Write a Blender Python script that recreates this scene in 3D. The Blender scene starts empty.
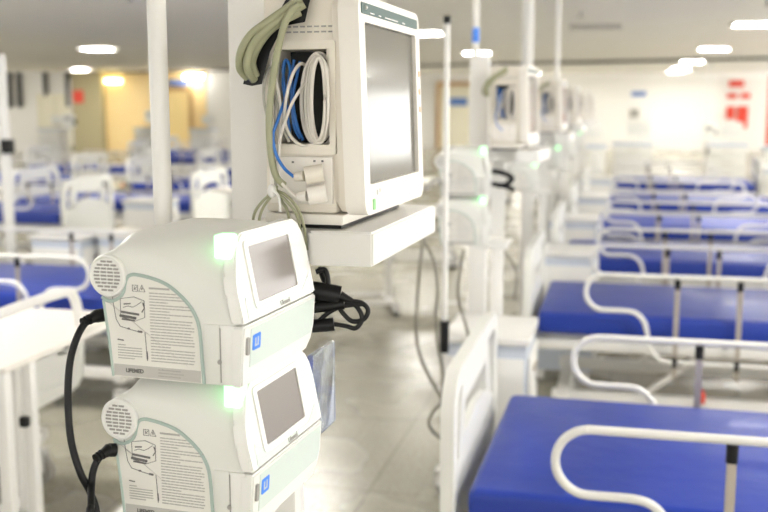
import bpy, bmesh, math, random
from mathutils import Vector, Matrix
random.seed(7)
S = bpy.context.scene
COL = S.collection

# ------------------------------------------------------------------ camera, world, lights, exposure
CAM_H = 1.65
cam_d = bpy.data.cameras.new('camera'); cam = bpy.data.objects.new('camera', cam_d); COL.objects.link(cam)
cam.location = (0, 0, CAM_H)
cam.rotation_euler = (math.radians(90 - 8.587), 0, math.radians(13.135))
cam_d.sensor_width = 36; cam_d.lens = 46.875; cam_d.clip_start = 0.05; cam_d.clip_end = 200
cam_d.dof.use_dof = True; cam_d.dof.focus_distance = 1.36; cam_d.dof.aperture_fstop = 4.2
S.camera = cam
W = bpy.data.worlds.new('world'); S.world = W; W.use_nodes = True
W.node_tree.nodes['Background'].inputs['Color'].default_value = (1.0, 0.985, 0.955, 1)
W.node_tree.nodes['Background'].inputs['Strength'].default_value = 3.5
PANEL_W = 48.0          # emission of the ceiling panels
S.view_settings.view_transform = 'Standard'; S.view_settings.look = 'None'
S.view_settings.gamma = 1; S.view_settings.use_curve_mapping = False
S.view_settings.exposure = 0.72

# the photograph's rays, used to read real positions off at a chosen distance
_th, _ps = math.radians(8.587), math.radians(13.135)
_F = Vector((-math.sin(_ps)*math.cos(_th), math.cos(_ps)*math.cos(_th), -math.sin(_th)))
_R = Vector((math.cos(_ps), math.sin(_ps), 0)); _U = _R.cross(_F)
def at(px, py, t): return Vector((0, 0, CAM_H)) + (_F + _R*((px-384)/1000) - _U*((py-256)/1000))*t

# ------------------------------------------------------------------ materials
def mat(name, col, rough=.45, metal=0, bump=0, bscale=30, var=0, vscale=4, emis=None, estr=0, trans=0, coat=0, spec=.5):
    m = bpy.data.materials.new(name); m.use_nodes = True
    nt = m.node_tree; b = nt.nodes['Principled BSDF']
    b.inputs['Roughness'].default_value = rough; b.inputs['Metallic'].default_value = metal
    b.inputs['Specular IOR Level'].default_value = spec
    b.inputs['Base Color'].default_value = (*col, 1)
    if coat: b.inputs['Coat Weight'].default_value = coat; b.inputs['Coat Roughness'].default_value = .08
    if trans: b.inputs['Transmission Weight'].default_value = trans; b.inputs['IOR'].default_value = 1.2
    if emis: b.inputs['Emission Color'].default_value = (*emis, 1); b.inputs['Emission Strength'].default_value = estr
    tc = nt.nodes.new('ShaderNodeTexCoord')
    if var or True:
        n = nt.nodes.new('ShaderNodeTexNoise'); n.inputs['Scale'].default_value = vscale; n.inputs['Detail'].default_value = 5
        nt.links.new(tc.outputs['Object'], n.inputs['Vector'])
        mx = nt.nodes.new('ShaderNodeMix'); mx.data_type = 'RGBA'
        mx.inputs[6].default_value = (*[max(0, c*(1-var)) for c in col], 1); mx.inputs[7].default_value = (*[min(1, c*(1+var)) for c in col], 1)
        nt.links.new(n.outputs['Fac'], mx.inputs[0]); nt.links.new(mx.outputs[2], b.inputs['Base Color'])
    if bump:
        n2 = nt.nodes.new('ShaderNodeTexNoise'); n2.inputs['Scale'].default_value = bscale; n2.inputs['Detail'].default_value = 4
        nt.links.new(tc.outputs['Object'], n2.inputs['Vector'])
        bp = nt.nodes.new('ShaderNodeBump'); bp.inputs['Strength'].default_value = bump; bp.inputs['Distance'].default_value = .01
        nt.links.new(n2.outputs['Fac'], bp.inputs['Height']); nt.links.new(bp.outputs['Normal'], b.inputs['Normal'])
    return m
M = dict(
 white=mat('white_enamel', (.80,.79,.76), .3, var=.02),
 plastic=mat('white_plastic', (.80,.80,.76), .38, var=.015, bump=.03, bscale=400),
 vent=mat('ventilator_plastic', (.76,.765,.725), .36, var=.012),
 bezel=mat('bezel_plastic', (.84,.84,.81), .3, var=.01),
 mint=mat('mint_plastic', (.66,.74,.69), .35, var=.01),
 teal=mat('teal_line', (.42,.52,.48), .45, var=.02),
 cream=mat('cream_plastic', (.76,.71,.62), .42, var=.02, bump=.03, bscale=300),
 creamlight=mat('pale_cream_plastic', (.84,.80,.745), .36, var=.01),
 label=mat('label_paper', (.80,.79,.74), .5, var=.01),
 strip=mat('label_grey_strip', (.53,.52,.49), .5, var=.02),
 ink=mat('label_ink', (.16,.155,.15), .6), inklight=mat('label_ink_fine', (.43,.42,.39), .6),
 screen=mat('dark_display_glass', (.19,.165,.15), .25, var=.03, spec=.9),
 monscreen=mat('monitor_display_glass', (.15,.145,.125), .12, var=.03, spec=.3, coat=.05),
 blue=mat('blue_mattress_vinyl', (.010,.040,.34), .42, bump=1.0, bscale=4, var=.06, vscale=3, coat=.05),
 black=mat('black_rubber', (.005,.005,.006), .42, spec=.3), cabledark=mat('dark_grey_cable', (.19,.18,.145), .5), darkrec=mat('dark_recess', (.03,.03,.028), .7),
 hose=mat('grey_green_hose', (.34,.345,.22), .45, var=.05), cablegrey=mat('grey_cable', (.40,.39,.34), .5),
 cablewhite=mat('white_cable', (.72,.68,.62), .45), cableblue=mat('blue_cable', (.03,.17,.55), .4),
 steel=mat('brushed_steel', (.52,.47,.41), .35, metal=.7, var=.05), grey=mat('grey_plastic', (.35,.34,.32), .5),
 logo=mat('blue_mark', (.06,.25,.85), .4), green=mat('green_light', (.3,1,.4), .4, emis=(.42,1,.48), estr=1.25),
 greenmark=mat('green_mark', (.25,.62,.22), .4), orangemark=mat('orange_mark', (.9,.42,.2), .4), darkteal=mat('dark_teal_strip', (.045,.10,.095), .5),
 bluegrey=mat('pale_blue_panel', (.55,.60,.68), .4, var=.03), red=mat('red_paint', (.75,.06,.03), .45),
 yellow=mat('yellow_wall_paint', (.92,.70,.34), .55, var=.03), yellowdoor=mat('yellow_door', (.93,.72,.32), .4, var=.03),
 wood=mat('door_frame_wood', (.52,.31,.12), .45, var=.1), olive=mat('olive_panel', (.42,.37,.22), .6, var=.05),
 palecream=mat('pale_cream_door', (.80,.76,.60), .45, var=.02), darkgrey=mat('dark_strip', (.07,.07,.065), .6),
 bluesign=mat('blue_sign', (.10,.20,.50), .5), clear=mat('clear_plastic', (.82,.88,.97), .08, trans=.93),
 emit=mat('led_panel', (1,1,1), .4, emis=(1,.97,.90), estr=PANEL_W),
 yemit=mat('warm_lamp_lens', (1,1,.8), .4, emis=(1,.85,.42), estr=9),
)
def wall_mat(name, col, rough=.6): return mat(name, col, rough, var=.02, vscale=.6, bump=.05, bscale=80)
M['wall'] = wall_mat('white_wall_paint', (.86,.84,.80))
# terrazzo floor with joints
def floor_material():
    m = bpy.data.materials.new('polished_terrazzo'); m.use_nodes = True; nt = m.node_tree; b = nt.nodes['Principled BSDF']
    tc = nt.nodes.new('ShaderNodeTexCoord')
    n = nt.nodes.new('ShaderNodeTexNoise'); n.inputs['Scale'].default_value = 45; n.inputs['Detail'].default_value = 6; n.inputs['Roughness'].default_value = .75
    r = nt.nodes.new('ShaderNodeValToRGB')
    r.color_ramp.elements[0].position = .36; r.color_ramp.elements[0].color = (.25,.235,.18,1)
    r.color_ramp.elements[1].position = .62; r.color_ramp.elements[1].color = (.44,.415,.33,1)
    n3 = nt.nodes.new('ShaderNodeTexNoise'); n3.inputs['Scale'].default_value = 1.5
    br = nt.nodes.new('ShaderNodeTexBrick'); br.offset = 0; br.squash = 1
    br.inputs['Scale'].default_value = 1; br.inputs['Brick Width'].default_value = 1.0; br.inputs['Row Height'].default_value = 1.0
    br.inputs['Mortar Size'].default_value = .006; br.inputs['Color1'].default_value = (1,1,1,1); br.inputs['Color2'].default_value = (.95,.95,.95,1); br.inputs['Mortar'].default_value = (.55,.53,.5,1)
    mx = nt.nodes.new('ShaderNodeMix'); mx.data_type = 'RGBA'; mx.blend_type = 'MULTIPLY'; mx.inputs[0].default_value = 1
    nt.links.new(tc.outputs['Object'], n.inputs['Vector']); nt.links.new(tc.outputs['Object'], br.inputs['Vector']); nt.links.new(tc.outputs['Object'], n3.inputs['Vector'])
    nt.links.new(n.outputs['Fac'], r.inputs['Fac']); nt.links.new(r.outputs['Color'], mx.inputs[6]); nt.links.new(br.outputs['Color'], mx.inputs[7])
    nt.links.new(mx.outputs[2], b.inputs['Base Color'])
    mr = nt.nodes.new('ShaderNodeMapRange'); mr.inputs['To Min'].default_value = .2; mr.inputs['To Max'].default_value = .34
    nt.links.new(n3.outputs['Fac'], mr.inputs['Value']); nt.links.new(mr.outputs['Result'], b.inputs['Roughness'])
    return m
M['floor'] = floor_material()
def ceiling_material():
    m = bpy.data.materials.new('ceiling_panels'); m.use_nodes = True; nt = m.node_tree; b = nt.nodes['Principled BSDF']
    tc = nt.nodes.new('ShaderNodeTexCoord')
    br = nt.nodes.new('ShaderNodeTexBrick'); br.offset = 0
    br.inputs['Scale'].default_value = 1; br.inputs['Brick Width'].default_value = 1.2; br.inputs['Row Height'].default_value = 6.3
    br.inputs['Mortar Size'].default_value = .012; br.inputs['Color1'].default_value = (.95,.93,.90,1); br.inputs['Color2'].default_value = (.93,.91,.88,1); br.inputs['Mortar'].default_value = (.97,.96,.93,1)
    nt.links.new(tc.outputs['Object'], br.inputs['Vector']); nt.links.new(br.outputs['Color'], b.inputs['Base Color'])
    b.inputs['Roughness'].default_value = .7
    return m
M['ceiling'] = ceiling_material()

# ------------------------------------------------------------------ mesh building
def smooth_path(pts, n=8, closed=False):
    pts = [Vector(p) for p in pts]
    if len(pts) < 3: return pts
    out = []; N = len(pts)
    rng = range(N if closed else N-1)
    for i in rng:
        if closed: a, b, c, d = pts[(i-1) % N], pts[i], pts[(i+1) % N], pts[(i+2) % N]
        else: a, b, c, d = pts[max(i-1, 0)], pts[i], pts[i+1], pts[min(i+2, N-1)]
        for k in range(n):
            t = k/n
            out.append(.5*((2*b) + (c-a)*t + (2*a-5*b+4*c-d)*t*t + (3*b-a-3*c+d)*t**3))
    if not closed: out.append(pts[-1])
    return out
class MB:
    def __init__(s): s.bm = bmesh.new(); s.mi = 0
    def m(s, i): s.mi = i; return s
    def _face(s, vs):
        try: f = s.bm.faces.new(vs); f.material_index = s.mi; return f
        except ValueError: return None
    def box(s, x0, x1, y0, y1, z0, z1, bev=0, M4=None, seg=2):
        r = bmesh.ops.create_cube(s.bm, size=1)
        vs = r['verts']
        for v in vs: v.co = Vector(((x0+x1)/2 + v.co.x*(x1-x0), (y0+y1)/2 + v.co.y*(y1-y0), (z0+z1)/2 + v.co.z*(z1-z0)))
        fs = list({f for v in vs for f in v.link_faces})
        for f in fs: f.material_index = s.mi
        if bev:
            es = list({e for v in vs for e in v.link_edges})
            rr = bmesh.ops.bevel(s.bm, geom=es, offset=bev, segments=seg, profile=.5, affect='EDGES')
            vs = list({v for f in rr['faces'] for v in f.verts} | {v for v in vs if v.is_valid})
            for f in rr['faces']: f.material_index = s.mi
        if M4 is not None:
            for v in vs: v.co = M4 @ v.co
        return s
    def cyl(s, p0, p1, r, n=20, r1=None):
        return s.tube([p0, p1], r, n=n, smooth=0, r1=r1)
    def tube(s, pts, r, n=10, smooth=8, closed=False, r1=None, flat=1.0):
        P = smooth_path(pts, smooth, closed) if smooth else [Vector(p) for p in pts]
        N = len(P); T = []
        for i in range(N):
            if closed: d = P[(i+1) % N] - P[(i-1) % N]
            else: d = P[min(i+1, N-1)] - P[max(i-1, 0)]
            T.append(d.normalized() if d.length > 1e-9 else Vector((0, 0, 1)))
        up = Vector((0, 0, 1)) if abs(T[0].z) < .9 else Vector((1, 0, 0))
        a = T[0].cross(up).normalized(); rings = []
        for i in range(N):
            a = (a - T[i]*a.dot(T[i]));
            a = a.normalized() if a.length > 1e-9 else T[i].orthogonal().normalized()
            b = T[i].cross(a)
            rr = r if r1 is None else r + (r1-r)*i/(N-1)
            rings.append([s.bm.verts.new(P[i] + (a*math.cos(2*math.pi*k/n) + b*math.sin(2*math.pi*k/n)*flat)*rr) for k in range(n)])
        for i in range(N if closed else N-1):
            A, B = rings[i], rings[(i+1) % N]
            for k in range(n): s._face([A[k], A[(k+1) % n], B[(k+1) % n], B[k]])
        if not closed: s._face(rings[0][::-1]); s._face(rings[-1])
        return s
    def prism(s, poly, f0, f1):
        """extrude a 2D polygon: f0/f1 map (a, b) to the two end positions"""
        A = [s.bm.verts.new(f0(a, b)) for a, b in poly]; B = [s.bm.verts.new(f1(a, b)) for a, b in poly]
        n = len(poly); s._face(A); s._face(B[::-1])
        for i in range(n): s._face([A[i], B[i], B[(i+1) % n], A[(i+1) % n]])
        return s
    def sphere(s, c, r, seg=14, sc=(1, 1, 1)):
        rr = bmesh.ops.create_uvsphere(s.bm, u_segments=seg, v_segments=max(6, seg//2), radius=r)
        for v in rr['verts']: v.co = Vector((v.co.x*sc[0], v.co.y*sc[1], v.co.z*sc[2])) + Vector(c)
        for f in {f for v in rr['verts'] for f in v.link_faces}: f.material_index = s.mi
        return s
    def ring(s, outer, inner, f0, f1):
        """plate with a hole; outer and inner are polygons of equal length"""
        n = len(outer)
        V = [[s.bm.verts.new(f(a, b)) for a, b in p] for f in (f0, f1) for p in (outer, inner)]
        for i in range(n):
            j = (i+1) % n
            s._face([V[0][i], V[0][j], V[1][j], V[1][i]]); s._face([V[2][i], V[3][i], V[3][j], V[2][j]])
            s._face([V[0][i], V[2][i], V[2][j], V[0][j]]); s._face([V[1][i], V[1][j], V[3][j], V[3][i]])
        return s
    def obj(s, name, mats, parent=None, ang=38, loc=None, rz=0):
        bmesh.ops.recalc_face_normals(s.bm, faces=s.bm.faces)
        me = bpy.data.meshes.new(name); s.bm.to_mesh(me); s.bm.free()
        for mm in (mats if isinstance(mats, (list, tuple)) else [mats]): me.materials.append(M[mm] if isinstance(mm, str) else mm)
        for p in me.polygons: p.use_smooth = True
        try: me.set_sharp_from_angle(angle=math.radians(ang))
        except Exception: pass
        o = bpy.data.objects.new(name, me); COL.objects.link(o)
        if parent: o.parent = parent
        if loc is not None: o.location = loc
        o.rotation_euler.z = rz
        return o
def tag(o, label=None, cat=None, group=None, kind=None):
    for k, v in (('label', label), ('category', cat), ('group', group), ('kind', kind)):
        if v: o[k] = v
    return o
def thing(name, label, cat, loc=(0, 0, 0), rz=0, group=None):
    o = bpy.data.objects.new(name, None); COL.objects.link(o); o.empty_display_size = .1
    o.location = loc; o.rotation_euler.z = rz
    return tag(o, label, cat, group)
def copy_tree(o, parent=None, loc=None, rz=None, label=None):
    c = o.copy(); COL.objects.link(c)
    if parent is not None: c.parent = parent
    if loc is not None: c.location = loc
    if rz is not None: c.rotation_euler.z = rz
    if label: c['label'] = label
    for ch in list(o.children):
        copy_tree(ch, c)
    return c
def rrect(w, h, r, n=6, cx=0, cy=0):
    out = []
    for (sx, sy, a0) in ((1, 1, 0), (-1, 1, 90), (-1, -1, 180), (1, -1, 270)):
        for k in range(n+1):
            a = math.radians(a0 + 90*k/n)
            out.append((cx + sx*(w/2-r) + r*math.cos(a), cy + sy*(h/2-r) + r*math.sin(a)))
    return out
def text_mesh(txt, size, name, m, parent, matrix, depth=.0004, bold=0.0):
    cu = bpy.data.curves.new(name, 'FONT'); cu.body = txt; cu.size = size; cu.extrude = depth; cu.align_x = 'CENTER'; cu.align_y = 'CENTER'; cu.offset = bold
    t = bpy.data.objects.new(name, cu); COL.objects.link(t)
    dg = bpy.context.evaluated_depsgraph_get(); me = bpy.data.meshes.new_from_object(t.evaluated_get(dg))
    bpy.data.objects.remove(t); bpy.data.curves.remove(cu)
    me.transform(matrix); me.materials.clear(); me.materials.append(M[m])
    o = bpy.data.objects.new(name, me); COL.objects.link(o)
    if parent: o.parent = parent
    return o

# ------------------------------------------------------------------ the hall
XL, XR, YB, YF, HC = -31.0, 8.5, 38.5, -5.0, 2.8
YL, XS = 32.0, -9.7     # the left part of the back wall stands nearer
def struct(name, mb, m, parent=None):
    o = mb.obj(name, m, parent)
    if not parent: o['kind'] = 'structure'
    return o
struct('floor', MB().box(XL, XR, YF, YB, -.1, 0), 'floor')
struct('ceiling', MB().box(XL, XR, YF, YB, HC, HC+.1), 'ceiling')
struct('wall_back', MB().box(XS, XR, YB, YB+.2, 0, HC).box(XL, XS, YL, YL+.2, 0, HC).box(XS-.2, XS, YL+.2, YB, 0, HC), 'wall')
def wall_with_added_windows(name, x0, x1, n0):  # unseen side wall; its windows are added to let daylight into the hall
    mb = MB().box(x0, x1, YF, YB, 0, .45).box(x0, x1, YF, YB, 2.65, HC)
    ys = [YF + (YB-YF)*k/8 for k in range(9)]
    for y in ys: mb.box(x0, x1, max(YF, y-.2), min(YB, y+.2), .45, 2.65)
    struct(name, mb, 'wall')
    for k in range(8):
        w = thing('window_%d' % (n0+k), None, None, ((x0+x1)/2, (ys[k]+ys[k+1])/2, .45)); w['kind'] = 'structure'
        h = (ys[k+1]-ys[k])/2-.2; b = MB()
        b.box(-.03, .03, -h, h, 0, .05).box(-.03, .03, -h, h, 2.15, 2.2)
        for q_ in (-h, -h/3, h/3, h-.04): b.box(-.03, .03, q_, q_+.04, .05, 2.15)
        b.obj('window_frame', 'white', w)
wall_with_added_windows('wall_right', XR, XR+.2, 1); wall_with_added_windows('wall_left', XL-.2, XL, 9)
mb = MB().box(XL, XR, YF-.2, YF, 0, .9).box(XL, XR, YF-.2, YF, 2.3, HC)      # unseen wall behind the camera, added to dim the foreground; openings sized for light
for k in range(9): mb.box(XL+(XR-XL)*k/8-.95, XL+(XR-XL)*k/8+.95, YF-.2, YF, .9, 2.3)
struct('added_wall_front', mb, 'wall')
# dark service channel across the ceiling
mb = MB(); a, b = Vector((-24, 34.0, 0)), Vector((8.4, 24.6, 0)); d = (b-a).normalized(); nrm = Vector((-d.y, d.x, 0))
q = [a-nrm*.12, a+nrm*.12, b+nrm*.12, b-nrm*.12]
mb.prism([(i, 0) for i in range(4)], lambda i, _: q[int(i)] + Vector((0, 0, HC-.07)), lambda i, _: q[int(i)] + Vector((0, 0, HC-.002)))
struct('trim_1', mb, 'darkgrey')
# bulkhead across the hall just in front of the back wall
struct('trim_2', MB().box(-14, XR, YB-.3, YB, HC-.22, HC), 'ceiling')
# back wall: coloured recesses and doors (facing -y)
def wall_panel(name, x0, x1, z0, z1, m, th=.05): return struct(name, MB().box(x0, x1, YL-th, YL, z0, z1), m)
wall_panel('wall_back_yellow', -17.37, -13.64, 0, 2.79, 'yellow', .04)
wall_panel('wall_back_olive', -18.51, -17.37, 0, 2.79, 'olive', .3)
def door(n, x0, x1, top, m, fm, double=False):
    r = thing('door_%d' % n, None, None, ((x0+x1)/2, (YL if x0 < XS else YB)-.04, 0)); r['kind'] = 'structure'
    w = x1-x0
    f = MB(); f.box(-w/2-.14, -w/2, -.07, 0, 0, top+.14).box(w/2, w/2+.14, -.07, 0, 0, top+.14).box(-w/2, w/2, -.07, 0, top, top+.14)
    f.obj('door_frame', fm, r)
    if double:
        for s in (-1, 1):
            p = MB().box(min(s*.01, s*w/2), max(s*.01, s*w/2), -.05, 0, .01, top).obj('door_leaf', m, r)
            MB().box(s*.08-.02, s*.08+.02, -.09, -.05, .9, 1.2).obj('handle', 'steel', p)
    else:
        p = MB().box(-w/2, w/2, -.05, 0, .01, top).obj('door_leaf', m, r)
        MB().cyl((-w/2+.08, -.05, 1.02), (-w/2+.08, -.1, 1.02), .02).cyl((-w/2+.08, -.1, 1.02), (-w/2+.22, -.1, 1.02), .014).obj('handle', 'steel', p)
    return r
door(1, -15.15, -14.25, 2.13, 'yellowdoor', 'wood')
door(2, -19.85, -18.75, 1.9, 'palecream', 'palecream', True)
door(3, -6.75, -5.4, 2.38, 'palecream', 'wood')
# ceiling panels; rows wholly out of view are added to even out the light
lamp0 = None; k = 0
rows = [(1.83, [2.7, 9.0, 15.3, 21.8, 28.1, 33.3, 36.2]), (-3.1, [3.6, 9.8, 16.0, 22.3, 28.2, 34.1, 36.4]), (-7.6, [4.0, 10, 27.5, 33.5]),
        (-10.4, [6, 12.5, 18.9]), (-17.0, [10, 20, 29.7]), (-22.5, [16, 25]), (-26.0, [22, 29]), (6.5, [3, 9, 15, 21])]
names = {1.83: 'white square ceiling light above the right beds', -3.1: 'white square ceiling light over the middle aisle',
         -7.6: 'white square ceiling light left of the middle aisle', -10.4: 'white square ceiling light over the left beds',
         -22.5: 'added white square ceiling light unseen beyond the left edge', -26.0: 'added white square ceiling light unseen near the far left corner', -17.0: 'white square ceiling light near the yellow wall', 6.5: 'added unseen white square ceiling light at the right side of the hall'}
order = ['nearest', 'second nearest', 'third nearest', 'fourth nearest', 'fifth nearest', 'sixth nearest', 'farthest']
for x, ys in rows:
    for i, y in enumerate(ys):
        lab = '%s, %s of its row' % (names[x], order[i] if i < len(ys)-1 else 'farthest')
        if lamp0 is None:
            lamp0 = thing('ceiling_light', lab, 'ceiling light', (x, y, HC-.03), 0, 'square ceiling lights')
            MB().ring(rrect(.66, .66, .03), rrect(.56, .56, .02), lambda a, b: Vector((a, b, 0)), lambda a, b: Vector((a, b, .03))).obj('frame', 'white', lamp0)
            MB().box(-.285, .285, -.285, .285, .008, .018).obj('diffuser', 'emit', lamp0)
        else: copy_tree(lamp0, loc=(x, y, HC-.03), label=lab)
o = thing('wall_lamp', 'yellowish lamp high on the yellow wall', 'wall lamp', (-17.0, YL-.04, 2.44))
MB().box(-.33, .33, -.05, 0, -.06, .10, .01).obj('housing', 'white', o); MB().box(-.30, .30, -.14, -.05, -.04, .08, .02).obj('diffuser', 'yemit', o)
o = thing('wall_lamp', 'white lamp high on the wall right of the foreground pole', 'wall lamp', (-14.0, YL-.12, 2.56))
MB().box(-.33, .33, -.05, .12, -.06, .10, .01).obj('housing', 'white', o); MB().box(-.30, .30, -.14, -.05, -.04, .08, .02).obj('diffuser', 'emit', o)
# small ceiling fittings
sp = None
for lab, x, y in (('sprinkler hanging from the ceiling at upper left', -4.9, 9.6), ('sprinkler on the ceiling above the far beds', -.5, 12.6), ('sprinkler at upper right corner of the ceiling', 1.5, 11.6), ('sprinkler between the post and the big monitor', -4.2, 14.5)):
    if sp is None:
        sp = thing('sprinkler', lab, 'sprinkler', (x, y, HC), 0, 'ceiling sprinklers')
        MB().cyl((0, 0, -.02), (0, 0, 0), .05).obj('rosette', 'white', sp); MB().cyl((0, 0, -.09), (0, 0, -.02), .014).cyl((0, 0, -.1), (0, 0, -.09), .035).obj('head', 'grey', sp)
    else: copy_tree(sp, loc=(x, y, HC), label=lab)
tag(MB().box(-.75, .0, 15.1, 15.2, HC-.06, HC-.0).obj('ceiling_rail', 'grey'), 'short grey rail fixed to the ceiling above the beds', 'rail')
# things on the back wall
def wall_box(name, lab, cat, x0, x1, z0, z1, m, th=.04, group=None): return tag(MB().box(x0, x1, (YL if x0 < XS else YB)-.06-th, (YL if x0 < XS else YB)-.06, z0, z1).obj(name, m), lab, cat, group)
wall_box('wall_sign', 'blue sign on the cream door with brown frame', 'sign', -6.37, -5.68, 1.623, 1.925, 'bluesign', .06)
wall_box('wall_sign', 'small blue sign above the yellow door', 'sign', -15.01, -14.25, 2.298, 2.488, 'bluesign')
wall_box('wall_sign', 'orange sign on the olive wall beside the cream doors', 'sign', -18.44, -18.06, 1.726, 2.145, 'red', .28)
wall_box('wall_sign', 'small blue sign on the white wall behind the far beds', 'sign', 0.41, 0.92, 1.971, 2.136, 'bluesign')
wall_box('wall_plate', 'grey wall fitting under the small blue sign', 'wall fitting', 0.37, 0.69, 1.192, 1.512, 'grey')
for lab, x0, x1, z0, z1 in (('red arrow sign at top of the red notices', 3.80, 4.31, 2.292, 2.521), ('red notice, left of the pair under the arrow', 3.76, 4.08, 1.879, 2.062), ('red notice, right of the pair under the arrow', 4.22, 4.54, 1.879, 2.062),
        ('tall red notice lower left on the back wall', 3.76, 4.03, 1.146, 1.604), ('tall red notice lower right on the back wall', 4.12, 4.49, 0.825, 1.604)):
    wall_box('wall_notice', lab, 'notice', x0, x1, z0, z1, 'red', group='red notices on the back wall')
for lab, x0, z0 in (('black vertical duct strip, left one on the far left white wall', -21.15, 1.57), ('black vertical duct strip, right one on the far left white wall', -20.75, 1.57)):
    tag(MB().box(x0, x0+.15, YL-.12, YL, z0, 2.79).obj('duct_strip', 'darkgrey'), lab, 'duct', 'black duct strips')
tag(MB().box(-18.85, -18.7, YL-.12, YL, 1.6, 2.79).obj('duct_strip', 'darkgrey'), 'dark vertical strip between cream doors and olive wall', 'duct')
tag(MB().box(-19.7, -19.58, YL-.12, YL, 1.95, 2.79).obj('duct_strip', 'darkgrey'), 'dark vertical strip above the cream doors', 'duct')
# roll-up banner at far right
b_ = thing('banner_stand', 'red and white upright banner at the far right edge', 'banner', (2.70, 20, 0))
MB().box(-.02, .65, -.01, .01, .06, 2.2).obj('banner_sheet', 'red', b_); MB().box(.09, .62, -.016, -.011, 1.45, 2.12).obj('white_field', 'white', b_); MB().box(-.05, .7, -.08, .08, 0, .06, .02).obj('base', 'grey', b_)

# ------------------------------------------------------------------ hospital beds
def caster(mb, x, y, r=.055, mi=1, wi=0):
    mb.m(mi).cyl((x, y-.016, r), (x, y+.016, r), r, 20); mb.cyl((x+.0, y+.026, r), (x, y-.026, r), r*.35, 12)
    mb.m(wi).box(x-.03, x+.03, y-.03, y-.02, r, r*2+.03).box(x-.03, x+.03, y+.02, y+.03, r, r*2+.03).box(x-.03, x+.03, y-.03, y+.03, r*2+.01, r*2+.035)
def bed_board(th=.035, z0=.38, z1=.97, w=.93):
    mb = MB(); h = z1-z0; X0, X1 = -th/2, th/2
    f0 = lambda a, b: Vector((X0, a, b)); f1 = lambda a, b: Vector((X1, a, b))
    cy, cz = w/2, (z0+z1)/2
    mb.ring(rrect(w, h, .11, 6, cy, cz), rrect(w-.11, h-.11, .06, 6, cy, cz), f0, f1)
    g0 = lambda a, b: Vector((X0*.6, a, b)); g1 = lambda a, b: Vector((X1*.6, a, b))
    t = .0
    mb.prism([(.03, z0+.04), (w-.03, z0+.04), (w-.03, z0+h*.50), (w*.74, z0+h*.62), (w*.5, z0+h*.66), (w*.26, z0+h*.62), (.03, z0+h*.50)], g0, g1)   # lower panel
    mb.prism([(w*.22, z1-.03), (w*.30, z1-.03), (w*.22, z0+h*.55), (w*.14, z0+h*.52)], g0, g1)
    mb.prism([(w*.70, z1-.03), (w*.78, z1-.03), (w*.86, z0+h*.52), (w*.78, z0+h*.55)], g0, g1)
    mb.prism([(w*.24, z1-.03), (w*.76, z1-.03), (w*.72, z1-.13), (w*.28, z1-.13)], g0, g1)
    return mb
RC = .872
def rail_path(y, L=1.30, x0=.275):
    r = .083; a = x0 + r; b = x0 + L - r; e = []
    zt, zl, zb = RC, RC-2*r, RC-.40
    for k in range(0, 9):
        t = math.radians(90 + 180*k/8); e.append((a + r*math.cos(t), y, zt-r + r*math.sin(t)))
    e += [(a+.10, y, zl), (a+.15, y, zl-.012), (a+.185, y, zl-.05), (a+.20, y, zl-.10), (a+.215, y, zl-.17), (a+.25, y, zb+.02), (a+.31, y, zb)]
    m = [(a+b-p[0], p[1], p[2]) for p in e][::-1]
    return e + [(((a+b)/2), y, zb)] + m + [(b-.04, y, zt), ((a+b)/2, y, zt), (a+.04, y, zt)]
def make_bed(lab, cat='bed', group=None, low=False):
    r = thing('hospital_bed', lab, cat, group=group)
    top = .76 if low else .97
    bed_board(z1=top, z0=.44 if low else .38).obj('headboard', 'plastic', r)
    o = bed_board(z1=top, z0=.44 if low else .38).obj('footboard', 'plastic', r, loc=(2.06, 0, 0))
    f = MB()
    for y in (.04, .87): f.box(.03, 2.03, y, y+.045, .485, .535, .006)
    for x in (.03, .52, 1.0, 1.5, 1.98): f.box(x, x+.05, .08, .88, .49, .53)
    f.box(.08, 1.98, .09, .86, .537, .562, .004)
    f.obj('frame', 'white', r)
    f = MB()
    for y in (.12, .79): f.box(.12, 1.92, y, y+.05, .20, .26, .006)
    for x in (.14, 1.84): f.box(x, x+.06, .06, .90, .20, .255, .006)
    for y in (.145, .815):
        f.tube([(.55, y, .25), (.85, y, .50)], .016, smooth=0); f.tube([(1.55, y, .25), (1.25, y, .50)], .016, smooth=0)
    f.obj('chassis', 'white', r)
    for x in (.17, 1.87):
        for y in (.09, .87):
            c = MB(); caster(c, x, y, .062); c.obj('caster', ['white', 'grey'], r)
    for y in (-.035, .965):
        rl = MB().tube(rail_path(y), .0112, n=10, smooth=3, closed=True).obj('side_rail', 'white', r)
        for x in (.685, .958):
            MB().box(x-.011, x+.011, y-.006, y+.006, .40, RC-.05).obj('rail_post', 'steel', rl)
            MB().cyl((x, y, RC-.055), (x, y, RC-.01), .014, 12).obj('post_cap', 'black', rl); MB().cyl((x, y, .45), (x, y, .495), .014, 12).obj('post_cap', 'black', rl)
    MB().cyl((2.0, .3, .42), (2.14, .3, .42), .01).cyl((2.14, .3, .42), (2.14, .3, .36), .01).cyl((2.14, .3, .36), (2.2, .3, .36), .014).obj('crank', 'steel', r)
    MB().box(.80, .83, -.03, .06, .28, .33, .006).obj('brake_pedal', 'red', r)
    return r
def make_mattress(lab):
    n = MB(); n.box(0, 1.95, 0, .90, 0, .105, .022, seg=4)
    o = n.obj('mattress', 'blue')
    # gentle unevenness of the top
    for v in o.data.vertices:
        if v.co.z > .05: v.co.z += .003*math.sin(v.co.x*5+v.co.y*3)
    tag(o, lab, 'mattress', 'blue mattresses')
    return o
rb = [(-.40, 2.42, 0), (-.40, 4.72, 0), (-.38, 6.50, 0), (-.36, 8.35, 0), (-.32, 10.65, 0), (-.30, 13.3, 0)]
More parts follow.
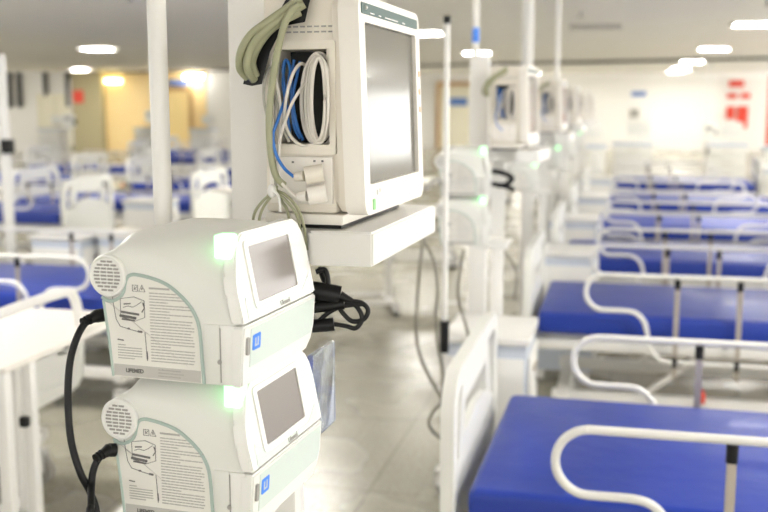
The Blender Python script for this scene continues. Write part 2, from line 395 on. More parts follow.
where = ['nearest bed, at the bottom right of the photo', 'second bed of the right row, behind the nearest', 'third bed of the right row', 'fourth bed of the right row', 'fifth bed of the right row', 'farthest bed of the right row']
mwhere = ['big blue mattress on the nearest bed at bottom right', 'blue mattress on the second bed of the right row', 'blue mattress on the third bed of the right row', 'blue mattress on the fourth bed of the right row', 'blue mattress on the fifth bed of the right row', 'blue mattress on the farthest bed of the right row']
bed0 = None
for i, (x, y, rz) in enumerate(rb):
    lab = 'white hospital bed with tubular side rails, ' + where[i]
    if i == 0: bed0 = make_bed(lab, group='hospital beds of the right row'); bed0.location = (x, y, 0); mat0 = make_mattress(mwhere[0]); mm = mat0
    else: copy_tree(bed0, loc=(x, y, 0), label=lab); mm = copy_tree(mat0, label=mwhere[i])
    mm.location = (x+.05, y+.025, .564); mm.rotation_euler.z = math.radians(-1.0 if i == 0 else 0)
lb = [(-2.26, 3.85, 'nearest bed at the left edge behind the trolley table'), (-2.35, 5.55, 'left side, blue mattress seen behind the trolley table'),
      (-4.93, 9.12, 'at left with a slotted white end board'), (-4.2, 10.35, 'behind the slotted end board'), (-4.1, 12.75, 'before the yellow door'),
      (-4.2, 15.2, 'in the middle distance at left'), (-7.2, 13.2, 'in the second column, nearest of those'), (-7.4, 15.6, 'in the second column, behind its nearest'), (-7.0, 18.4, 'in the second column, second from far'), (-7.6, 21.0, 'in the second column, farthest of all')]
for i, (x, y, w) in enumerate(lb):
    lab = 'white hospital bed, ' + w
    if i == 0:
        b = make_bed(lab, group='hospital beds on the left', low=True); b.location = (x, y, 0); b.rotation_euler.z = math.pi
    else:
        b = copy_tree(bed0, loc=(x, y, 0), rz=math.pi, label=lab); b['group'] = 'hospital beds on the left'
    m_ = copy_tree(mat0, label='blue mattress on the left bed, ' + w.replace('left side, ', '').replace('blue mattress ', '').replace('nearest bed at', 'nearest, at')); m_.location = (x-.05, y-.025, .564); m_.rotation_euler.z = math.pi

# ------------------------------------------------------------------ bedside cabinets
def make_cabinet(lab):
    r = thing('bedside_cabinet', lab, 'cabinet', group='white bedside cabinets')
    MB().box(0, .36, 0, .38, .09, .77, .006).obj('body', 'bluegrey', r)
    MB().box(-.015, .375, -.015, .395, .77, .80, .008).obj('top', 'white', r)
    for z0, z1 in ((.57, .72), (.36, .55), (.11, .34)):
        d = MB().box(.362, .376, .02, .36, z0, z1, .004).obj('drawer', 'white', r)
        MB().box(.376, .388, .13, .25, (z0+z1)/2, (z0+z1)/2+.012).obj('handle', 'steel', d)
    c = MB().box(.01, .35, -.012, -.001, .40, .72, .003).obj('side_panel', 'white', r)
    for x in (.05, .31):
        for y in (.05, .33):
            c = MB(); caster(c, x, y, .032); c.obj('caster', ['white', 'grey'], r)
    return r
cb = [(-.61, 3.62, 'white bedside cabinet between the nearest and second right beds'), (-.47, 5.86, 'white bedside cabinet between the second and third right beds'), (-.50, 7.68, 'white bedside cabinet between the third and fourth right beds'),
      (-.43, 9.65, 'white bedside cabinet between the fourth and fifth right beds'), (-.42, 12.1, 'white bedside cabinet between the fifth and farthest right beds'), (-3.76, 5.85, 'left one of two white bedside cabinets left of the speaker grille'),
      (-3.36, 6.0, 'right one of two white bedside cabinets left of the speaker grille'), (-4.35, 8.25, 'white bedside cabinet behind the foreground white post'), (1.95, 14.6, 'white bedside cabinet at the foot of the farthest right bed'), (-9.9, 12.2, 'white bedside cabinet at far left beyond the slotted end board')]
cab0 = None
for x, y, lab in cb:
    if cab0 is None: cab0 = make_cabinet(lab); cab0.location = (x, y, 0); cab0.scale.x = .85
    else: copy_tree(cab0, loc=(x, y, 0), label=lab).scale.x = 1

# ------------------------------------------------------------------ trolley table (left foreground) and overbed tables
t = thing('trolley_table', 'cream topped trolley table with white tubular push rail at the left edge', 'table', (-1.70, 2.48, 0))
MB().box(-.50, 0, 0, .80, .88, .90, .008).obj('table_top', 'creamlight', t)
MB().tube([(-.08, .02, .89), (-.08, .02, .97), (-.08, .06, 1.025), (-.08, .15, 1.035), (-.08, .44, 1.035), (-.08, .51, 1.02), (-.08, .54, .97), (-.08, .545, .90)], .017, n=12).obj('push_rail', 'white', t)
for x, y in ((-.03, .03), (-.03, .16), (-.47, .03), (-.47, .74)):
    MB().box(x-.018, x+.018, y-.018, y+.018, .1, .88, .004).obj('leg', 'white', t)
MB().box(-.5, -.01, .06, .09, .30, .33).box(-.05, -.01, .09, .78, .14, .18).box(-.5, -.46, .09, .78, .14, .18).obj('lower_frame', 'white', t)
MB().box(-.012, .012, .07, .09, .70, .73).obj('latch', 'black', t)
for x, y in ((-.03, .1), (-.48, .1), (-.03, .76), (-.47, .76)):
    c = MB(); caster(c, x, y, .05); c.obj('caster', ['white', 'grey'], t)
def make_obt(lab):
    r = thing('overbed_table', lab, 'table', group='white overbed tables')
    MB().box(-.4, .4, -.2, .2, .86, .89, .01).obj('table_top', 'creamlight', r)
    MB().box(.27, .33, -.03, .03, .08, .86, .005).obj('column', 'white', r)
    MB().box(-.35, .35, -.22, -.18, .09, .12, .004).box(-.35, .35, .18, .22, .09, .12, .004).box(.27, .33, -.2, .2, .09, .12, .004).obj('base', 'white', r)
    for x in (-.33, .33):
        for y in (-.2, .2):
            c = MB(); caster(c, x, y, .035); c.obj('caster', ['white', 'black'], r)
    return r
ob = [(-2.05, 7.65, .35, 'white overbed table with crossed base seen below the big monitor shelf'), (-1.95, 10.1, .1, 'white overbed table on casters further behind the monitor shelf'), (-2.9, 12.0, .2, 'white overbed table, farthest in the aisle behind the monitor'),
      (-5.4, 7.3, .1, 'white overbed table at the far left edge'), (-3.3, 8.9, .9, 'white overbed table just right of the foreground pole')]
ot = None
for x, y, rz, lab in ob:
    if ot is None: ot = make_obt(lab); ot.location = (x, y, 0); ot.rotation_euler.z = rz
    else: copy_tree(ot, loc=(x, y, 0), rz=rz, label=lab)

# ------------------------------------------------------------------ medical carts far back
def make_cart(lab):
    r = thing('medical_cart', lab, 'cart', group='white medical carts far back')
    MB().box(-.32, .32, -.25, .25, .12, .95, .01).obj('body', 'white', r)
    MB().box(-.35, .35, -.27, .27, .95, 1.0, .01).obj('worktop', 'bluegrey', r)
    for z in (.15, .35, .55, .75):
        d = MB().box(-.29, .29, -.268, -.25, z, z+.17, .004).obj('drawer', 'plastic', r)
        MB().box(-.1, .1, -.285, -.268, z+.11, z+.125).obj('handle', 'steel', d)
    MB().box(.1, .14, .1, .14, 1.0, 1.2).box(-.1, .28, .08, .12, 1.12, 1.36, .01).obj('display', 'plastic', r)
    for x in (-.27, .27):
        for y in (-.2, .2):
            c = MB(); caster(c, x, y, .045); c.obj('caster', ['white', 'grey'], r)
    return r
ct = None
sides = ['first from the left', 'second from the left', 'third from the left', 'fourth from the left', 'fifth from the left', 'sixth from the left', 'seventh from the left']
carts = [(-2.1+.78*k , 17.0 + .62*((k*2) % 4), 'white medical cart behind the right beds, %s' % sides[k]) for k in range(7) if k != 4]
carts += [(-15.5+2.1*k, 25.5 + .8*((k*5) % 3), 'white medical cart in front of the far left wall, %s' % sides[k]) for k in range(5)]
for x, y, lab in carts:
    if ct is None: ct = make_cart(lab); ct.location = (x, y, 0)
    else: copy_tree(ct, loc=(x, y, 0), label=lab)
# ------------------------------------------------------------------ IV stands and posts
def make_iv(lab, x, y, top, r=.011, tip=True, base=True, group='tall white infusion poles'):
    o = thing('infusion_stand', lab, 'infusion stand', (x, y, 0), group=group)
    MB().cyl((0, 0, .06), (0, 0, top), r, 16).obj('pole', 'white', o)
    if tip: MB().cyl((0, 0, top), (0, 0, top+.025), r*1.4, 14).obj('cap', 'black', o)
    MB().cyl((0, 0, .82), (0, 0, .93), r*1.8, 16).obj('grip', 'black', o)
    if base:
        b = MB()
        for k in range(5):
            a = math.radians(72*k+20); b.tube([(0, 0, .09), (.24*math.cos(a), .24*math.sin(a), .07)], .012, smooth=0)
        b.obj('base', 'white', o)
        for k in range(5):
            a = math.radians(72*k+20); c = MB(); caster(c, .24*math.cos(a), .24*math.sin(a), .026); c.obj('caster', ['white', 'black'], o)
    return o
iv1 = make_iv('thin white infusion pole with black tip and black grip beside the nearest bed', -.553, 3.27, 1.91, r=.009)
o = make_iv('thick white pole in the foreground behind the upper ventilator', -.672, 1.40, 2.72, r=.0140, tip=False, base=False)
MB().cyl((0, 0, 0), (0, 0, .06), .03, 16).obj('floor_socket', 'white', o)
for lab, x, y, top in (('white infusion pole at left beside the cream doors', -9.6, 16.4, 2.1), ('white infusion pole at left in front of the yellow wall', -9.3, 19.0, 2.6), ('white infusion pole at far right beside the red notices', 1.45, 17.6, 2.3)):
    o = copy_tree(iv1, loc=(x, y, 0), label=lab)
    s_ = (top/1.91); o.scale = (1, 1, 1)
    for ch in o.children:
        if ch.name.startswith('pole'): ch.scale = (1.6, 1.6, s_)
        if ch.name.startswith('cap'): ch.location.z = top-1.91
def make_pump(lab, x, y, z):
    p = thing('infusion_pump', lab, 'pump', (x, y, z), group='infusion pumps on poles')
    MB().box(-.09, .09, -.14, -.02, 0, .24, .015).obj('housing', 'plastic', p); MB().box(-.06, .06, -.145, -.139, .13, .2).obj('display', 'grey', p); MB().box(.09, .13, -.1, -.04, .06, .14, .006).obj('clamp', 'black', p)
    return p
p0 = make_pump('white pump box on the left infusion pole beside the cream doors', -9.6, 16.4, 1.25)
copy_tree(p0, loc=(-9.3, 19.0, 1.3), label='white pump box on the pole before the yellow wall')
copy_tree(p0, loc=(1.45, 17.6, 1.1), label='small pump box on the far right pole')
# post at the left edge of the photo
pe = thing('infusion_stand', 'white post with a black clamp at the very left edge', 'infusion stand', (-4.25, 6.35, 0))
MB().cyl((0, 0, .05), (0, 0, 2.0), .038, 16).obj('pole', 'white', pe)
MB().box(.0, .06, -.06, .03, 1.31, 1.41, .004).obj('clamp', 'black', pe)
b = MB()
for k in range(5):
    a = math.radians(72*k); b.tube([(0, 0, .08), (.25*math.cos(a), .25*math.sin(a), .05)], .013, smooth=0)
b.obj('base', 'white', pe)
# slim poles hanging from the ceiling over the equipment stands
cp = None
for lab, x, y, r in (('thin white ceiling pole with a blue band above the second equipment stand', -.60, 4.27, .013), ('thick white ceiling pole above the third equipment stand', -.628, 7.0, .038), ('white ceiling pole above the fourth equipment stand', -.567, 9.35, .02)):
    o = thing('ceiling_pole', lab, 'pole', (x, y, 0), group='white ceiling poles')
    MB().cyl((0, 0, 1.80), (0, 0, HC), r, 18).obj('tube', 'white', o); MB().cyl((0, 0, HC-.02), (0, 0, HC), r*2.2, 18).obj('ceiling_flange', 'white', o)
    if r == .013: MB().cyl((0, 0, 1.91), (0, 0, 1.97), .0155, 18).obj('band', 'logo', o)

# ------------------------------------------------------------------ ventilator (local x = minus side coordinate u, y = depth v)
VW = .20
def uvz(u, v, z): return Vector((-u, v, z))
TOP = [(.020,.092,.1600),(.028,.098,.1645),(.045,.108,.1670),(.062,.119,.1680),(.080,.1265,.1682),(.098,.132,.1682),(.115,.1365,.1680),(.130,.1395,.1680),(.148,.1415,.167),(.156,.1425,.164),(.160,.1430,.158),(.164,.1430,.1510),(.172,.1420,.1465),(.180,.138,.1405),(.188,.130,.1325),(.1915,.120,.121),(.190,.108,.109),(.184,.098,.098)]
def near_front(z): return .012 if z > .075 else .006
def make_vent(lab):
    r = thing('ventilator', lab, 'ventilator', group='white ventilators stacked in pairs')
    # body: loft across the width
    mb = MB(); sl = []
    vs = [0, .001, .003, .007, .012, .018, .026, .036, .050, VW/2, VW-.05, VW-.036, VW-.026, VW-.018, VW-.012, VW-.007, VW-.003, VW-.001, VW]
    for v in vs:
        e = min(v, VW-v); g = 1 if e >= .05 else math.sqrt(max(0, 1-(1-e/.05)**2))
        ins = .003*(1-min(1, e/.003))
        pts = [(.008, 0), (.008, .04), (.009, .070)]
        pts += [(u, zn + (zf-zn)*g) for u, zn, zf in TOP]
        pts += [(.178, .090), (.173, .05), (.168, 0)]
        sl.append([mb.bm.verts.new(uvz(u + (ins if u < .09 else -ins), v, z + (ins if z < .02 else -ins*.5))) for u, z in pts])
    n = len(sl[0])
    for a, b in zip(sl, sl[1:]):
        for i in range(n): mb._face([a[i], a[(i+1) % n], b[(i+1) % n], b[i]])
    mb._face(sl[0]); mb._face(sl[-1][::-1])
    body = mb.obj('housing', 'vent', r, ang=50)
    # front bezel with the display, and the lower front door
    def front(prof_out, th, v0, v1, name, m, par, hole=None):
        p = prof_out + [(u+th, z) for u, z in prof_out[::-1]]
        b = MB()
        b.prism(p, lambda u, z: uvz(u, v0, z), lambda u, z: uvz(u, v1, z))
        bmesh.ops.bevel(b.bm, geom=[e for e in b.bm.edges if e.calc_length() > .003], offset=.0022, segments=2, affect='EDGES', clamp_overlap=True)
        return b.obj(name, m, par, ang=40)
    def fu(z): return -.006 + (z-.070)*.018/.088 if z > .070 else -.006 + (.070-z)*.005/.07
    b = MB(); out = [(-.003, .0715), (-.003, .105), (.0, .122), (.006, .140), (.015, .155), (.028, .1655), (.034, .168), (VW-.022, .168), (VW-.010, .162), (VW-.001, .148), (VW+.003, .130), (VW+.003, .0715)]
    b.prism(out, lambda v, z: uvz(fu(z), v, z), lambda v, z: uvz(fu(z)+.016, v, z))
    bmesh.ops.bevel(b.bm, geom=[e for e in b.bm.edges if e.calc_length() > .003], offset=.002, segments=2, affect='EDGES', clamp_overlap=True)
    bz = b.obj('front_bezel', 'bezel', r)
    # lower door: cut chamfer at the far bottom side
    d = MB(); out = [(-.003, .0), (VW-.02, .0), (VW-.004, .012), (VW+.003, .03), (VW+.003, .069), (-.003, .069)]
    d.prism([(v, z) for v, z in out], lambda v, z: uvz(fu(z), v, z), lambda v, z: uvz(.012, v, z))
    bmesh.ops.bevel(d.bm, geom=list(d.bm.edges), offset=.002, segments=2, affect='EDGES')
    door_ = d.obj('front_door', 'bezel', r)
    def plate(poly, off, th, name, mats, par):
        b = MB(); b.prism(poly, lambda v, z: uvz(fu(z)-off-th, v, z), lambda v, z: uvz(fu(z)-off, v, z)); return b.obj(name, mats, par)
    plate([(.014, .020), (VW-.010, .020), (VW-.004, .030), (VW-.004, .064), (.014, .064)], .0001, .0008, 'mint_panel', 'mint', door_)
    plate(rrect(.020, .018, .002, 3, .028, .047), .001, .0006, 'blue_mark', 'logo', door_)
    for k, (v, z, w, h) in enumerate(((.0245, .047, .003, .010), (.031, .047, .003, .010), (.0277, .043, .006, .002))):
        plate([(v-w/2, z-h/2), (v+w/2, z-h/2), (v+w/2, z+h/2), (v-w/2, z+h/2)], .0016, .0003, 'mark_stroke', 'bluegrey', door_)
    plate(rrect(.006, .020, .002, 3, .006, .046), .0001, .0025, 'latch', 'grey', door_)
    # mint fascia at the lower corners of the bezel
    plate([(.010, .074), (VW-.010, .074), (VW-.008, .098), (VW-.040, .080), (.050, .080), (.012, .100)], .0001, .0006, 'fascia_trim', 'mint', bz)
    # display: raised rim and dark glass
    so, si = rrect(.130, .076, .006, 4, .095, .121), rrect(.112, .063, .002, 4, .095, .121)
    b = MB(); b.ring(so, si, lambda v, z: uvz(fu(z)-.0022, v, z), lambda v, z: uvz(fu(z)+.0005, v, z)); b.obj('display_rim', 'bezel', bz)
    plate(rrect(.115, .066, .002, 4, .095, .121), .0002, .0006, 'display', 'screen', bz)
    plate(rrect(.005, .007, .002, 3, .012, .092), .0007, .0006, 'button', 'bezel', bz)
    plate(rrect(.005, .005, .002, 3, VW-.012, .095), .0007, .0006, 'button', 'bezel', bz)
    rot = Matrix.Translation(uvz(fu(.077)-.0012, .108, .077)) @ Matrix.Rotation(math.radians(90), 4, 'Z') @ Matrix.Rotation(math.radians(74), 4, 'X')
    text_mesh('Lifemed', .0085, 'wordmark', 'grey', bz, rot, .0003, .0001)
    # status light on the top near corner
    MB().box(-.034, -.0130, .003, .024, .142, .1690, .003).obj('status_light', 'green', r)
    # side: label, teal outline, speaker, flaps
    arch = [(.184, .0), (.184, .0)]
    pts = [(.1795,.0925),(.172,.0885),(.164,.089),(.155,.0935),(.1495,.1005),(.147,.110),(.1435,.1175),(.136,.1205),(.124,.1195),(.108,.1165),(.092,.111),(.078,.102),(.0655,.091),(.057,.079),(.0525,.067),(.0505,.05),(.049,.02),(.0475,.001)]
    sp_ = smooth_path([(u, 0, z) for u, z in pts], 3)
    poly = [(p.x, p.z) for p in sp_] + [(.1665, .001)]
    b = MB(); b.prism(poly, lambda u, z: uvz(min(u, .1775), -.0012, z), lambda u, z: uvz(min(u, .1775), .0002, z)); lab_ = b.obj('label_panel', 'label', r)
    MB().tube([uvz(p.x, -.0008, p.z) for p in sp_] , .0021, n=8, smooth=0, flat=1.0).tube([uvz(.1775, -.0008, .089), uvz(.1725, -.0008, .05), uvz(.1680, -.0008, .001)], .0019, n=8, smooth=0).obj('teal_outline', 'teal', r)
    S0 = -.0016
    def bar(mb_, u1, u0, z, h): mb_.box(-u1, -u0, S0-.0002, S0+.0004, z-h/2, z+h/2)
    st = MB(); st.box(-.1665, -.0515, -.00135, -.0009, .002, .0155); strip = st.obj('grey_strip', 'strip', lab_)
    text_mesh('LIFEMED', .0064, 'wordmark', 'ink', lab_, Matrix.Translation(uvz(.1385, -.0016, .0088)) @ Matrix.Rotation(math.radians(90), 4, 'X'), .0002, .00022)
    ft = MB()
    for k in range(3): bar(ft, .107, .078-.004*(k % 2), .0125-.0036*k, .0011)
    # column of small print
    rng = random.Random(3); bar(ft, .1155, .089, .1060, .0020)
    z = .1005
    while z > .021:
        left = .1155; arch_right = .0585 if z < .088 else .0585 + (z-.088)*1.75
        L = (left-arch_right)*(rng.choice([1, 1, 1, .93, .97, .45]))
        x = left
        while x > left-L:
            w = rng.uniform(.003, .009); bar(ft, x, max(x-w, left-L), z, .0010); x -= w+.0009
        z -= .0034
    for k in range(6): bar(ft, .1600 if k else .1600, .128-(0 if k else -.022) + (.010 if k == 5 else 0), .0385-.0031*k, .0009)
    ft.obj('small_print', 'inklight', lab_)
    dg = MB()
    def ln(pts, w=.0004, closed=False): dg.tube([uvz(u, S0+.0001, z) for u, z in pts], w, n=6, smooth=0, closed=closed)
    ln([(.1375,.1015),(.1305,.1015),(.1305,.1085),(.1375,.1085)], closed=True); ln([(.1355,.1035),(.1315,.107)])
    ln([(.1350,.107),(.1350,.104),(.1325,.104)])
    ln([(.1290,.1015),(.1210,.1015),(.1250,.109)], closed=True); ln([(.1250,.1035),(.1250,.106)], .0006)
    ln([(.1545,.092),(.136,.095),(.1225,.091),(.1225,.072),(.136,.067),(.1545,.071)], closed=True)
    ln([(.151,.082),(.145,.084),(.138,.083),(.1320,.086),(.126,.090)]); ln([(.154,.077),(.130,.075)], .0013); ln([(.1555,.0725),(.134,.0705)], .0016); ln([(.153,.0685),(.136,.0675)], .001)
    ln([(.150,.086),(.141,.087)], .0008); ln([(.1245,.089),(.1225,.083),(.1260,.078)], .0007)
    ln([(.1655,.100),(.1640,.086),(.1610,.068),(.1560,.060),(.140,.0565),(.130,.055)], .0004); ln([(.1660,.101),(.1650,.094)], .0009)
    ln([(.132,.0555),(.1265,.055)], .0012); ln([(.146,.058),(.143,.0578)], .001); ln([(.1230,.055),(.1220,.040),(.1210,.022)], .0004); ln([(.1212,.033),(.1208,.024)], .0009)
    ln([(.160,.0445),(.152,.0438)], .0007)
    dg.obj('diagram', 'ink', lab_)
    # speaker grille
    cu, cz = .1690, .1180
    C_ = lambda rr, v: [uvz(cu + rr*math.cos(2*math.pi*k/40), v, cz + rr*1.0*math.sin(2*math.pi*k/40)) for k in range(40)]
    b = MB(); prof = [(.0245, .003), (.0245, -.0035), (.0235, -.0052), (.0215, -.0058), (.0205, -.0045)]
    rings = [[b.bm.verts.new(p) for p in C_(rr, v)] for rr, v in prof]
    for A, B in zip(rings, rings[1:]):
        for k in range(40): b._face([A[k], A[(k+1) % 40], B[(k+1) % 40], B[k]])
    b._face(rings[-1])
    spk = b.obj('speaker_grille', 'bezel', r)
    b = MB()
    for j in range(-4, 5):
        z = j*.0041; half = math.sqrt(max(0, .0185**2-z*z)); k = -half
        nseg = max(1, int(2*half/.0075)); w = 2*half/nseg
        for q_ in range(nseg):
            c = -half + (q_+.5)*w; b.box(-(cu)+c-w*.40, -(cu)+c+w*.40, -.0052, -.0044, cz+z-.0011, cz+z+.0011)
    b.obj('grille_slots', 'grey', spk)
    # flaps at the near front of the side
    MB().box(-.0455, -.0265, -.0016, .001, .0015, .0695, .0006).obj('side_flap', 'vent', r)
    MB().box(-.0245, -.0068, -.0022, .002, .0015, .0695, .0008).box(-.0262, -.0247, -.0006, .001, .002, .069).obj('corner_panel', ['bezel'], r)
    MB().box(-.0264, -.0246, -.0010, .0005, .004, .066).cyl(uvz(.0262, -.003, .028), uvz(.0262, 0, .028), .0028, 12).obj('flap_gap', 'grey', r)
    # mains inlet at the rear side
    MB().box(-.1800, -.1660, .010, .045, .040, .066, .003).obj('mains_inlet', 'black', r)
    # plugs on the far side
    MB().cyl((-.05, VW, .10), (-.05, VW+.03, .10), .009).cyl((-.08, VW, .06), (-.08, VW+.03, .06), .009).obj('side_port', 'grey', r)
    return r
# ------------------------------------------------------------------ equipment stand, monitor
def make_stand(lab):
    r = thing('equipment_stand', lab, 'equipment stand', group='white equipment stands')
    MB().box(-.525, -.477, 1.43, 1.475, .10, 1.42, .004).obj('lower_column', 'white', r)
    MB().box(-.650, -.570, 1.62, 1.69, .10, 1.86, .006).obj('upper_column', 'white', r)
    s_ = MB()
    q = [(-.552, 1.415), (-.432, 1.415), (-.428, 1.357), (-.334, 1.361), (-.317, 1.768), (-.552, 1.777)]
    s_.prism(q, lambda a, b: Vector((a, b, 1.422)), lambda a, b: Vector((a, b, 1.472)))
    bmesh.ops.bevel(s_.bm, geom=list(s_.bm.edges), offset=.003, segments=2, affect='EDGES')
    s_.obj('monitor_shelf', 'white', r)
    MB().box(-.56, -.44, 1.20, 1.432, 1.100, 1.1135, .002).box(-.53, -.47, 1.418, 1.43, 1.10, 1.40).obj('ventilator_bracket', 'white', r)
    b = MB(); b.box(-.74, -.30, 1.43, 1.48, .07, .11, .006).box(-.625, -.553, 1.42, 1.70, .07, .11, .006).box(-.74, -.40, 1.63, 1.68, .07, .11, .006); b.obj('base', 'white', r)
    for x, y in ((-.72, 1.455), (-.32, 1.455), (-.72, 1.655), (-.42, 1.655)):
        c = MB(); caster(c, x, y, .032); c.obj('caster', ['white', 'grey'], r)
    return r
MH = .331; MT = .035   # face height, lean per metre
def make_monitor(lab):
    r = thing('patient_monitor', lab, 'monitor', group='cream patient monitors')
    # local: x = -u, y = v, z up; face towards +x
    sh = lambda u, v, z: Vector((-(u + z*MT), v, z))
    FW = .36
    def f2(poly_o, poly_i, u0, u1, b): b.ring(poly_o, poly_i, lambda v, z: sh(u0, v, z), lambda v, z: sh(u1, v, z))
    cz = .020 + (MH-.02)/2; h = MH-.02
    # face frame with opening
    b = MB(); f2(rrect(FW, h, .022, 5, FW/2, cz), rrect(.302, .230, .003, 5, FW/2, .1785), -.006, .012, b)
    b.ring(rrect(FW, h, .022, 5, FW/2, cz), rrect(FW-.012, h-.012, .018, 5, FW/2, cz), lambda v, z: sh(.012, v, z), lambda v, z: sh(.024, v, z))
    fr = b.obj('front_frame', 'creamlight', r)
    b = MB(); b.prism(rrect(.308, .236, .003, 4, FW/2, .1785), lambda v, z: sh(.0005, v, z), lambda v, z: sh(.004, v, z)); b.obj('screen', 'monscreen', r)
    b = MB(); b.prism(rrect(.33, .0155, .003, 4, FW/2-.002, .3125), lambda v, z: sh(-.0072, v, z), lambda v, z: sh(-.0058, v, z)); st = b.obj('control_strip', 'darkteal', fr)
    MB().sphere(sh(-.0078, .032, .3135), .003).obj('indicator_lamp', 'white', st)
    for v0, w in ((.055, .02), (.10, .012), (.135, .075), (.24, .015)):
        MB().prism([(v0, .3070), (v0+w, .3070), (v0+w, .3085), (v0, .3085)], lambda v, z: sh(-.0078, v, z), lambda v, z: sh(-.007, v, z)).obj('strip_mark', 'white', st)
    b = MB(); b.prism(rrect(.012, .016, .002, 3, .044, .034), lambda v, z: sh(-.0072, v, z), lambda v, z: sh(-.005, v, z)); b.obj('green_mark', 'greenmark', fr)
    b = MB(); b.prism(rrect(.006, .008, .002, 3, .064, .050), lambda v, z: sh(-.0066, v, z), lambda v, z: sh(-.005, v, z)); b.prism(rrect(.004, .006, .001, 3, .078, .052), lambda v, z: sh(-.0066, v, z), lambda v, z: sh(-.005, v, z)); b.obj('printed_marks', 'inklight', fr)
    b = MB()
    for z in (.17, .20, .23): b.prism(rrect(.006, .010, .002, 3, FW-.012, z), lambda v, z: sh(-.0075, v, z), lambda v, z: sh(-.005, v, z))
    b.obj('alarm_marks', 'orangemark', fr)
    # stepped bevel rings behind the face, then the body
    b = MB()
    for u0, u1, ins in ((.024, .034, .004), (.034, .046, .009)):
        b.prism(rrect(FW-2*ins, h-2*ins, .018, 5, FW/2, cz), lambda v, z: sh(u0, v, z), lambda v, z: sh(u1, v, z))
    # body: blocks around the cable recess
    z0, z1 = .022, .332
    b.box(-.150, -.040, .075, FW-.010, z0, z1, .008)                     # rear block
    b.box(-.150, -.040, .008, .076, .255, z1, .006)                      # upper front block
    b.box(-.150, -.040, .008, .076, z0, .122, .006)                      # lower front block
    b.box(-.050, -.040, .008, .076, .110, .262, .003)                    # right of recess
    b.box(-.150, -.130, .008, .076, .110, .262, .004)                    # left of recess
    body = b.obj('housing', 'cream', r)
    b = MB(); o_, i_ = rrect(.104, .160, .003, 3, -.0915, .1875), rrect(.084, .134, .002, 3, -.0905, .1885)
    b.ring(o_, i_, lambda a, z: Vector((a, .001, z)), lambda a, z: Vector((a, .010, z))); b.obj('compartment_rim', 'cream', body)
    MB().box(-.132, -.048, .066, .0745, .122, .255).obj('recess_back', 'darkrec', body)
    b = MB()
    for j in range(2):
        for k in range(7): b.box(-.114+k*.0105+.0, -.107+k*.0105, .0068, .0085, .286-.0075*j, .2882-.0075*j)
    b.obj('vent_slots', 'grey', body)
    b = MB(); b.box(-.142, -.045, .003, .009, .036, .104, .002); pan = b.obj('connector_panel', 'creamlight', body)
    b = MB()
    for x, z in ((-.105, .096), (-.072, .098), (-.060, .098), (-.072, .083), (-.072, .072), (-.072, .058), (-.06, .058)): b.box(x-.0016, x+.0016, .0022, .0032, z-.0014, z+.0014)
    b.obj('panel_marks', 'ink', pan)
    MB().box(-.150, -.030, .004, FW-.01, .006, .021, .002).obj('base_plate', 'creamlight', r)
    MB().box(-.145, -.035, .012, FW-.02, .0, .006).obj('foot', 'black', r)
    return r

offs = [0, 2.62, 5.05, 7.4, 9.8, 12.2]
nth = ['nearest', 'second', 'third', 'fourth', 'fifth', 'farthest']
V0 = Vector((-.430, 1.094+.045, 1.3016)) ; V0 = at(242, 388, 1.215)
st0 = mo0 = ve0 = None
for i, dy in enumerate(offs):
    l1 = 'white equipment stand with monitor shelf, %s of the row' % nth[i]
    l2 = ['large cream monitor with cables in its side, nearest the camera', 'cream monitor behind the large one, second of the row', 'third cream monitor of the row, blurred', 'fourth cream monitor of the row, blurred', 'fifth cream monitor of the row, blurred', 'farthest cream monitor of the row'][i]
    d = Vector((0, dy, 0))
    if i == 0:
        st0 = make_stand(l1)
        mo0 = make_monitor(l2); mo0.location = Vector((-.352, 1.372, 1.4725)); mo0.rotation_euler.z = math.radians(-2.3)
    else:
        copy_tree(st0, loc=d + Vector((.03, 0, 0)), label=l1); copy_tree(mo0, loc=mo0.location + d, label=l2)
    for j, (dz, dx) in enumerate(((0, 0), (-.1850, .008))):
        l3 = 'white ventilator with grey-framed display and green light, %s of the %s stand' % (('upper', 'lower')[j], nth[i])
        if ve0 is None:
            ve0 = make_vent(l3); ve0.location = V0; ve0.rotation_euler.z = math.radians(-4.5); ve0.scale = (1.06, 1.13, 1.10)
        else:
            copy_tree(ve0, loc=V0 + d + Vector((dx*(i == 0) - (.03 if i else 0), 0, dz)), rz=math.radians(7 if i else -4.5), label=l3)

# ------------------------------------------------------------------ cables and hoses
def cable(name, lab, cat, paths, r, m, group=None, smooth=8, n=8):
    b = MB()
    for p in paths: b.tube(p, r, n=n, smooth=smooth)
    return tag(b.obj(name, m), lab, cat, group)
# mains cords with plugs at the rear of the front ventilators
def cord(lab, pts, pl):
    o = thing('power_cord', lab, 'power cord', group='black mains cords at the left')
    MB().tube(pts, .0046, n=12).obj('cord', 'black', o)
    b = MB(); a, c = pts[0], pts[1]; dr = (c-a).normalized()
    b.tube([pl, a], .0088, n=12, smooth=0); b.tube([a, a+dr*.010], .0088, n=12, smooth=0, r1=.0060)
    for k in range(3): b.tube([a+dr*(.010+k*.005), a+dr*(.0125+k*.005)], .0068-.0004*k, n=12, smooth=0)
    b.obj('plug', 'black', o)
T_ = 1.265
cord('long black mains cord of the upper ventilator', [at(x, y, t_) for x, y, t_ in ((97, 316, T_+.01), (88, 320, T_), (78, 335, T_-.01), (70, 362, T_-.01), (68, 400, T_-.01), (71, 440, T_-.01), (80, 472, T_-.01), (90, 492, T_), (97, 515, T_), (100, 560, T_), (100, 700, T_+.04))], at(103, 315, T_+.015))
